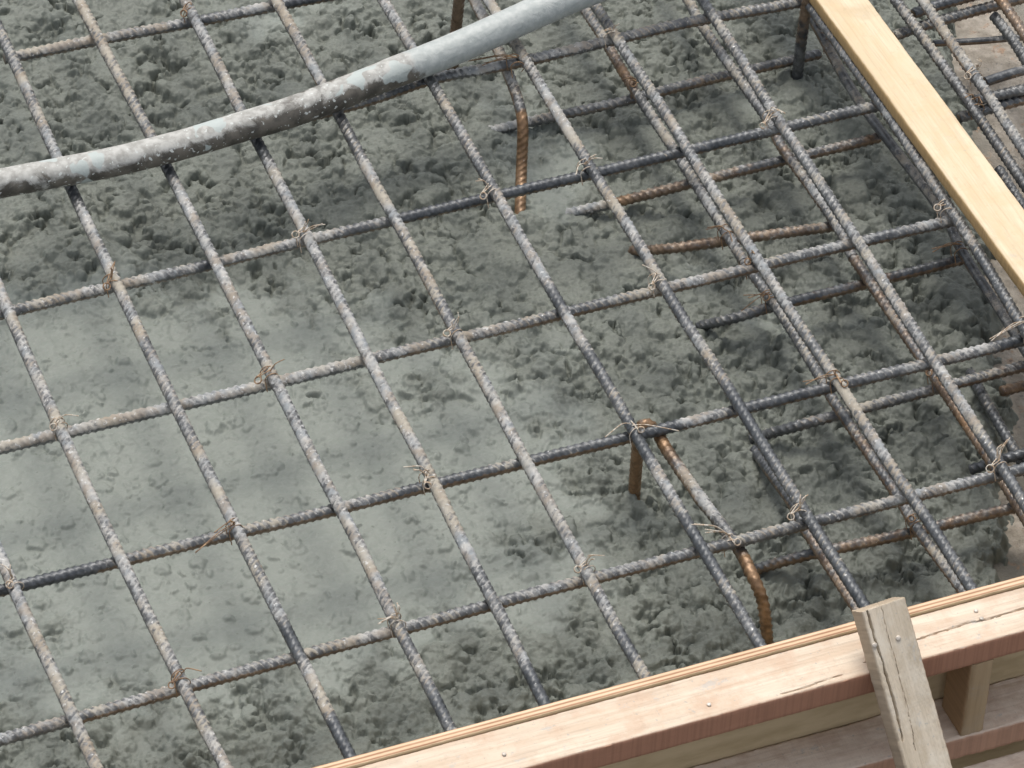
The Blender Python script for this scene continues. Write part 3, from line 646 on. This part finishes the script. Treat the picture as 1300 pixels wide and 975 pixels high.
# ------------------------------------------------------------------ timber
def board(name, mat, L, W, T, org, xd, yd, step=.004, cracks=(), seed=0, rough=.0006, skew0=0., skew1=0., rnd=.0015, zd=None, sawfaces=('side',), bow=0.):
    """swept timber: local x along, y across, z up (0..T). org = corner (x=0,y=0,z=0 bottom)."""
    xd = Vector(xd).normalized(); yd = Vector(yd); yd = (yd-xd*yd.dot(xd)).normalized(); zdv = xd.cross(yd)
    rg = np.random.default_rng(seed)
    nx = int(L/step)+1; X = np.linspace(0, L, nx)
    ny = max(6, int(W/((.0007 if name == 'batten' else .0012) if cracks else .003))); nz = max(4, int(T/.004))
    ys = np.linspace(rnd, W-rnd, ny); zs = np.linspace(rnd, T-rnd, nz)
    ring = [(y, T, 0, 1) for y in ys]+[(W, z, 1, 0) for z in zs[::-1]]+[(y, 0, 0, -1) for y in ys[::-1]]+[(0, z, -1, 0) for z in zs]
    ring = np.array(ring); m_ = len(ring)
    dis = rough*(n1(X[:, None]*1.0+ring[None, :, 0]*9, .05, seed)*.6+.5*n1(X[:, None]*3+ring[None, :, 1]*17+ring[None, :, 0]*40, .01, seed+1))
    ed = rough*.5*(n1(X, .03, seed+2)+n1(X, .006, seed+4))[:, None]*((np.abs(ring[:, 0]-W/2) > W/2-rnd*1.5)[None, :])
    top = (ring[:, 3] == 1)
    cr = np.zeros((nx, m_))
    for (pts, wd, dp) in cracks:
        pc = np.array(pts); yc = np.interp(X, pc[:, 0], pc[:, 1])+.0012*n1(X, .02, seed+9)+.0005*n1(X, .004, seed+8)
        on = np.clip(np.minimum(X-pc[0, 0]+.001, pc[-1, 0]-X)/.02, 0, 1)
        wv = wd*(.5+.5*on)*(1+.4*n1(X, .015, seed+6))
        g = np.clip(1.25-np.abs(ring[None, :, 0]-yc[:, None])/np.maximum(wv[:, None], 1e-5), 0, 1)*top[None, :]*(on > 0)[:, None]
        cr = np.maximum(cr, g*dp)
    Yv = ring[None, :, 0]+ring[None, :, 2]*dis+ed*np.sign(ring[None, :, 0]-W/2)
    Zv = ring[None, :, 1]+ring[None, :, 3]*dis-cr + bow*np.sin(X/L*math.pi)[:, None]
    Xv = np.broadcast_to(X[:, None], Yv.shape)+ (skew0*(1-X/L))[:, None]*(ring[None, :, 0]/W-.5) + (skew1*(X/L))[:, None]*(ring[None, :, 0]/W-.5)
    Xv = Xv + np.where((X < 1e-6)[:, None], rough*2*rg.random(m_)[None, :], 0)
    V = np.stack([Xv, Yv, Zv], -1).reshape(-1, 3)
    i = np.arange(nx-1)[:, None]*m_; j = np.arange(m_)[None, :]; k = (j+1) % m_
    Q = np.stack([i+j, i+m_+j, i+m_+k, i+k], -1).reshape(-1, 4)
    c = np.array([[V[:m_, 0].mean(), W/2, T/2], [V[-m_:, 0].mean(), W/2, T/2]]); V = np.vstack([V, c]); a, b_ = len(V)-2, len(V)-1
    tr = [(a, j, (j+1) % m_) for j in range(m_)]+[(b_, (nx-1)*m_+(j+1) % m_, (nx-1)*m_+j) for j in range(m_)]
    saw = np.concatenate([np.tile((ring[:, 3] != 1).astype(float), nx), [1, 1]])
    Q = Q[:, ::-1]; tr = [t[::-1] for t in tr]
    o = mesh_np(name, V, Q, mat, attrs={'saw': saw}, tris=tr, smooth=True)
    mm = Matrix((xd, yd, zdv)).transposed().to_4x4(); mm.translation = Vector(org); o.matrix_world = mm
    try:
        me = o.data; me.set_sharp_from_angle(angle=R(50))
    except Exception: pass
    return o
Zu = Vector((0, 0, 1))
# along the form, x runs right; y points away from us (inwards) so that z is up
inw = -f_out
PLY_T, BW, BT = .0125, .062, .034
def fpt(x, outw, z):        # point on the form: world x, distance outwards from the inner ply face, height
    return Vector((x, form_y(x), 0))+f_out*outw+Vector((0, 0, z))
XF0, XF1 = X0-.05, X1+.10
LF = XF1-XF0
ply = board('plywood_form_sheet', M_PLY, LF, PLY_T, .36, fpt(XF0, PLY_T, FT-.36), f_dir, inw, step=.006, seed=3, rough=.0003, rnd=.0006)
tag(ply, 'upright plywood form sheet with bare layered edge holding back the concrete', 'plywood sheet')
def xw(u, v, z): return at(u, v, z).x
ca, cb = at(1150, 813, FT), at(1300, 770, FT)
def fl(p, org_out):        # world point -> local x, y on the form timber
    d = p-fpt(XF0, org_out, 0); return d.dot(f_dir), d.dot(inw)
org_out = PLY_T+BW+.0005
beam_cr = [([(fl(at(1100, 838, FT), org_out)), (fl(ca, org_out)), (fl(at(1225, 790, FT), org_out)), (fl(cb, org_out)), (LF-.01, .035)], .0007, .007),
           ([(fl(at(990, 872, FT), org_out)[0], .004), (fl(at(1080, 850, FT), org_out)[0], .011)], .0006, .004)]
beam = board('form_timber', M_BEAM, LF, BW, BT, fpt(XF0, org_out, FT-.003-BT), f_dir, inw, step=.003, cracks=beam_cr, seed=8, rough=.0004)
tag(beam, 'pale sawn timber nailed along the outside top of the plywood, fine crack at right', 'timber', 'timbers of the formwork')
ZL1 = FT-.003-.152
lower = board('form_timber', M_DIRTY, LF, .064, BT, fpt(XF0, PLY_T+.0645, ZL1-BT), f_dir, inw, step=.004, seed=21, rough=.0009)
tag(lower, 'dusty lower form timber with sawdust, under the pale top timber', 'timber', 'timbers of the formwork')
low2 = board('form_timber', M_DIRTY, LF, .030, .045, fpt(XF0, PLY_T+.098, ZL1-BT-.012-.045), f_dir, inw, step=.005, seed=22, rough=.0008)
tag(low2, 'narrow lowest form timber at the bottom right corner', 'timber', 'timbers of the formwork')
# stub post between the timbers
pz = ZL1; ph = (FT-.003-BT)-ZL1
px_ = at(1228, 895, ZL1+.02)
pl, pr = at(1222, 905, ZL1), at(1256, 905, ZL1)
sx0 = at(1226, 912, ZL1).x
post = board('stub_post', M_POST, ph-.001, .028, .050, fpt(sx0+.010, PLY_T+.012, ZL1+.0005), Zu, -f_dir, step=.004, seed=31, rough=.0006)
tag(post, 'short upright wood block standing between the two form timbers right of batten', 'wood block')
# weathered strut leaning on the outer edge of the form timber
def strut():
    down = math.radians(47)
    contact = at(1094, 842, FT-.003)     # outer top edge, left side of strut
    cx = contact.x; contact = fpt(cx, org_out, FT-.003)
    dirv = (f_out*math.cos(down)+Vector((0, 0, -math.sin(down)))+f_dir*.055).normalized()
    nrm = (f_out*math.sin(down)+Vector((0, 0, math.cos(down)))).normalized()
    yd = f_dir.copy()           # left to right
    Wd, Td, Ls, upl = .053, .032, .62, .072
    org = contact-dirv*upl+nrm*.0008
    # local: x along dirv, y across so that x cross y = +nrm
    s = dirv.cross(yd); sgn = 1 if s.dot(nrm) > 0 else -1
    if sgn < 0: yd = -yd; org = org+f_dir*Wd
    def loc(u, v):      # sight a pixel onto the strut's top plane
        o_ = org+nrm*Td; d = fwd+RT*((u-W_PX/2)/F_PX)-UP*((v-H_PX/2)/F_PX); t = (o_-CAM).dot(nrm)/d.dot(nrm)
        q = CAM+d*t-org; yy = (yd-dirv*yd.dot(dirv)).normalized(); return q.dot(dirv), q.dot(yy)
    cr = []
    for pts, wd, dp in (([(1098, 768), (1108, 800), (1118, 832), (1127, 862), (1137, 900), (1146, 940)], .0010, .007), ([(1116, 762), (1126, 800), (1140, 850), (1152, 900), (1165, 960)], .0003, .002)):
        L_ = sorted(loc(*p) for p in pts); cr.append((L_, wd, dp))
    g = empty('diagonal_batten', org)
    o = board('batten', M_GREY, Ls, Wd, Td, org, dirv, yd, step=.0016, cracks=cr, seed=41, rough=.0005, skew0=0, rnd=.002)
    bpy.context.view_layer.update()
    mw = o.matrix_world.copy(); put_parent(o, g); o.matrix_world = mw
    tag(g, 'weathered grey batten with a long crack leaning against the form timber', 'batten')
    for (u, v) in ((1110, 819), (1140, 810), (1136, 795)):
        lx, ly = loc(u, v); yy = (yd-dirv*yd.dot(dirv)).normalized()
        p = org+dirv*lx+yy*ly+nrm*(Td+.0004)
        if v > 800: nail(p, nrm, g)
def nail(p, nrm, parent, r=.0030):
    a = 12; q = nrm.to_track_quat('Z', 'Y'); V = []; 
    prof = [(0, .0016), (r*.7, .0014), (r, .0008), (r, 0), (r*.35, -.0005), (r*.35, -.006)]
    for (rr, z) in prof[1:]:
        for k in range(a): V.append(q @ Vector((rr*math.cos(k*2*math.pi/a), rr*math.sin(k*2*math.pi/a), z)))
    V.append(q @ Vector((0, 0, prof[0][1]))); c = len(V)-1; Q = []; n = len(prof)-1
    for i in range(n-1):
        for k in range(a): Q.append((i*a+k, i*a+a+k, i*a+a+(k+1) % a, i*a+(k+1) % a))
    tr = [(c, k, (k+1) % a) for k in range(a)]
    o = mesh_np('nail', [list(v) for v in V], Q, M_NAIL, tris=tr)
    if parent: put_parent(o, parent)
    o.location = p
    return o
strut()
# nails in the form timber belong to it
bpy.context.view_layer.update()
for (u, v) in ((1246, 786), (1239, 776), (900, 895), (640, 958)):
    o = nail(Vector((0, 0, 0)), Vector((0, 0, 1)), None, .0026); o.parent = beam
    o.location = beam.matrix_world.inverted() @ (at(u, v, FT-.003)+Vector((0, 0, .0006)))
for i, (u, v, du, dv) in enumerate(((1052, 862, 17, -14), (1084, 855, 6, -16), (902, 905, 9, -6), (1208, 800, -5, 7))):       # torn splinters on the timber's arris
    a, b_ = at(u, v, FT-.02), at(u+du, v+dv, FT-.004)
    off = f_out*.004
    V, Q, tr = tube_arrays(resample([a+off, (a+b_)/2+off*.6, b_+off*.1], .004)[0], .0006, 5)
    o = mesh_np('splinter', V, Q, M_PINE, tris=tr, attrs={'saw': np.zeros(len(V))}); o.parent = beam; o.matrix_parent_inverse = beam.matrix_world.inverted()
# pine plank
def plank():
    T = .019; zt = Z_L+RB+.0016+T
    A, B_ = at(1037, 0, zt), at(1288, 344, zt); C_, D_ = at(1100, 0, zt), at(1220, 157, zt)
    xd = (B_-A).normalized(); side = Vector((xd.y, -xd.x, 0))       # to the right of travel (toward us = down the picture)
    if (C_-A).dot(side) < 0: side = -side
    Wd = abs((D_-A).dot(side)); s = -.35
    # travel down the picture: x = xd, z up needs y = up x xd
    yd = Zu.cross(xd); org = A+xd*s-Vector((0, 0, T))
    if yd.dot(side) < 0: org = org+side*Wd
    o = board('pine_plank', M_PINE, 1.25, Wd, T, org, xd, yd, step=.005, seed=51, rough=.0004)
    tag(o, 'fresh yellow pine plank lying on the bars at the top right', 'plank')
plank()

# ------------------------------------------------------------------ tie wires
def wire_path(P, ds=.0012):
    return resample(P, ds)[0]
def tie(u, v, z, label, eye=None, tails=(), rusty=False, wr=.00065, ldir=None, cdir=None, seed=0, wraps=1, eye_r=.0040, zl=None):
    """wire tied round a crossing sighted at (u,v); eye, tails: pixel spots"""
    rg = random.Random(seed)
    zt = z+RB*1.25 if zl is None else zl
    c = at(u, v, z); Vs, Qs, Ts, n0 = [], [], [], 0
    def add(P, r=wr):
        nonlocal n0
        V, Q, tr = tube_arrays(wire_path(P), r, 6); Vs.append(V); Qs.append(Q+n0); Ts.append(tr+n0); n0 += len(V)
    ld = (at(u+31, v+50, z)-at(u, v, z)).normalized(); cdv = (at(u+50, v-12, z)-at(u, v, z)).normalized()
    # saddle over the long bar, diagonal
    for k in range(wraps):
        dg = (ld*(.0 + .35*rg.uniform(-1, 1))+cdv).normalized(); pr = []
        off = ld*(.007*(-1 if k % 2 else 1)*rg.uniform(.6, 1.2))
        for a in np.linspace(-.35, math.pi+.35, 12):
            rr = RB*1.26
            pr.append(c+off+dg*(math.cos(a)*rr*1.05)+Zu*(math.sin(a)*rr))
        pr = [pr[0]-Zu*.010-ld*.006] + pr + [pr[-1]-Zu*.010+ld*.006]
        add(pr)
    zt_ = z+RB+.003
    if eye:
        e = at(eye[0], eye[1], zt_); er = eye_r*rg.uniform(.88, 1.12); nrm = (CAM-e).normalized()+Vector((rg.uniform(-.4, .4), rg.uniform(-.4, .4), rg.uniform(-.2, .4)))
        nrm.normalize(); a_ = nrm.cross(Zu).normalized(); b__ = nrm.cross(a_)
        toc = (c-e); ph = math.atan2(toc.dot(b__), toc.dot(a_)); pts = [c+Zu*(RB+.0015)+cdv*.001]
        for a in np.linspace(.5, 2*math.pi*1.12, 20):
            pts.append(e+(a_*math.cos(ph+a)+b__*math.sin(ph+a))*er+nrm*(.0012*a/6))
        pts.append(c+Zu*(RB+.001)-ld*.005); add(pts, wr*1.15)
        pts2 = [p+nrm*.0012+Vector((rg.uniform(-1, 1), rg.uniform(-1, 1), 0))*.0003 for p in pts[1:-1]]; add(pts2, wr*1.05)
    for t in tails:
        e = at(t[0], t[1], zt_+(t[2] if len(t) > 2 else .012)); s = c+Zu*(RB+.001)+Vector((rg.uniform(-1, 1), rg.uniform(-1, 1), 0))*.003
        mid = (s+e)/2+Zu*.004+Vector((rg.uniform(-1, 1), rg.uniform(-1, 1), rg.uniform(-.5, 1)))*.003
        add([s, (s+mid)/2+Zu*.002, mid, e])
        if rg.random() < .6:
            e2 = e+Vector((rg.uniform(-1, 1), rg.uniform(-1, 1), rg.uniform(-.3, .6)))*.005
            add([s+cdv*.001, mid-Zu*.002+cdv*.002, e2], wr*.9)
    V = np.vstack(Vs); c0 = np.array(c)
    o = mesh_np('tie_wire', V-c0, np.vstack(Qs), M_WIRE_R if rusty else M_WIRE_P, tris=np.vstack(Ts)); o.location = c
    return tag(o, label, 'tie wire', 'tie wires knotted at the bar crossings')
TIES = [
 (238, 14, Z_L, 'brown tie wire eye at the very top of the photo, above the hose', (234, 17), [(243, 6)], True),
 (385, 300, Z_L, 'pale tie wire with open eye and pointed tail, a little below the hose', (375, 298), [(413, 285), (388, 281)], False),
 (141, 358, Z_L, 'brown tie wire knot near the left edge below the hose', (135, 364), [(146, 332), (140, 340)], True),
 (622, 242, Z_L, 'pale tie wire with big eye on the cross bar left of the rusty bent leg', (614, 249), [(607, 227)], False),
 (75, 540, Z_L, 'tie wire with round eye at the far left of the pale cross bar', (68, 542), [(100, 528)], False),
 (342, 476, Z_L, 'orange-brown tie wire knot above the smooth pool of cement paste', (328, 483), [(361, 456)], True),
 (577, 422, Z_L, 'pale tie wire with round eye just left of the photo middle', (567, 424), [(583, 402), (577, 405)], False),
 (834, 357, Z_L, 'pale double eye tie wire on the pale cross bar above the black stretch', (827, 364), [(815, 336)], False),
 (742, 214, Z_L, 'loose frayed tie wire without eye above the photo middle', None, [(765, 201), (731, 222), (757, 196)], False),
 (774, 44, Z_L, 'straw coloured tie wire wrapped round a bar near the top middle', None, [(786, 30), (768, 38)], False),
 (979, 150, Z_L, 'pale tie wire with dangling eye and long curl left of the plank', (969, 159), [(997, 144), (990, 141)], False),
 (1199, 266, Z_L, 'pale tie wire eye at the bar end right beside the plank', (1190, 264), [], False),
 (17, 740, Z_L, 'tie wire with dark eye at the left edge on a black cross bar end', (13, 742), [(2, 716), (8, 720)], False),
 (297, 670, Z_L, 'tie wire with two straws lying along the rust-edged cross bar', None, [(248, 702, -.002), (272, 676), (292, 662)], True),
 (543, 608, Z_L, 'pale tie wire with long tail pointing left, in the lower middle', (543, 616), [(512, 593), (525, 597)], False),
 (803, 544, Z_L, 'pale tie wire whose eye sits over the rusty bent spacer', (814, 545), [(768, 555), (862, 547, -.01)], False),
 (1060, 481, Z_L, 'straw coloured tie wire with broad loop on the blue-topped cross bar', (1072, 487), [(1023, 488), (1062, 470)], True),
 (1014, 650, Z_L, 'pale tie wire with round eye and two upright tails above the batten', (1004, 656), [(1016, 628), (1026, 628)], False),
 (1268, 590, Z_L, 'pale tie wire with round eye and two upright tails at the right edge', (1257, 595), [(1279, 558), (1272, 564)], False),
 (229, 863, Z_L, 'tie wire with rusty knot and orange tail in the lower left', (218, 870), [(256, 852), (222, 858)], True),
 (503, 790, Z_L, 'frayed tie wire standing up like a brush on the nearest cross bar', None, [(504, 765), (485, 789), (499, 768), (480, 792)], False),
 (745, 722, Z_L, 'pale tie wire with eye on the nearest cross bar, above the form', (733, 723), [(761, 705), (755, 710)], False),
 (925, 688, Z_C, 'tie wire with long straight tail joining the spacer to the nearest cross bar', (936, 688), [(881, 665), (895, 672)], False),
 (1161, 664, Z_TW, 'rusty tie wire ring on the lower bar right of the batten', (1157, 659), [], True),
 (951, 334, Z_C, 'rusty band of tie wire below a lap between two long bars', (949, 332), [(958, 322)], True),
 (978, 380, Z_TW, 'large rusty tie wire curl on the lower bar right of the photo middle', (973, 378), [(941, 395, -.01), (950, 378)], True),
 (1188, 477, Z_TW, 'rusty tie wire clump between upper and lower bars near the right edge', (1180, 474), [(1194, 490)], True),
 (1236, 94, Z_L, 'tie wire with round eye on the pale bar beyond the plank', (1229, 97), [(1240, 76), (1236, 82)], False),
 (1238, 134, Z_C, 'orange tie wire knot beyond the plank, below the eye', None, [(1225, 124), (1247, 131)], True),
 (1218, 318, Z_TW, 'orange tie wire wisps near the lower end of the plank', None, [(1184, 320, -.01), (1196, 314, -.01)], True),
 (806, 108, Z_TW, 'bright rusty tie wire on the rust-stained lower bar near the top', (803, 106), [(790, 101)], True),
 (654, 80, Z_L, 'rusty tie wire with long wisp left of the bent bar below the hose end', None, [(596, 77, -.01), (612, 83, -.01)], True),
 (921, 297, Z_TW, 'thin rusty tie wire tail on the short lower cross bar', None, [(898, 289, -.004), (930, 308, -.004)], True),
 (1050, 50, Z_TW, 'yellowish tie wire at the bend by the top of the plank', None, [(1058, 48), (1046, 43)], True),
 (1303, 414, Z_L, 'tie wire with long straight tail at the right edge below the plank', None, [(1258, 433, -.008), (1270, 424)], False),
]
for i, (u, v, z, lab, eye, tails, rusty) in enumerate(TIES):
    tie(u, v, z, lab, eye, tails, rusty, seed=200+i, wraps=2 if i % 3 else 1)
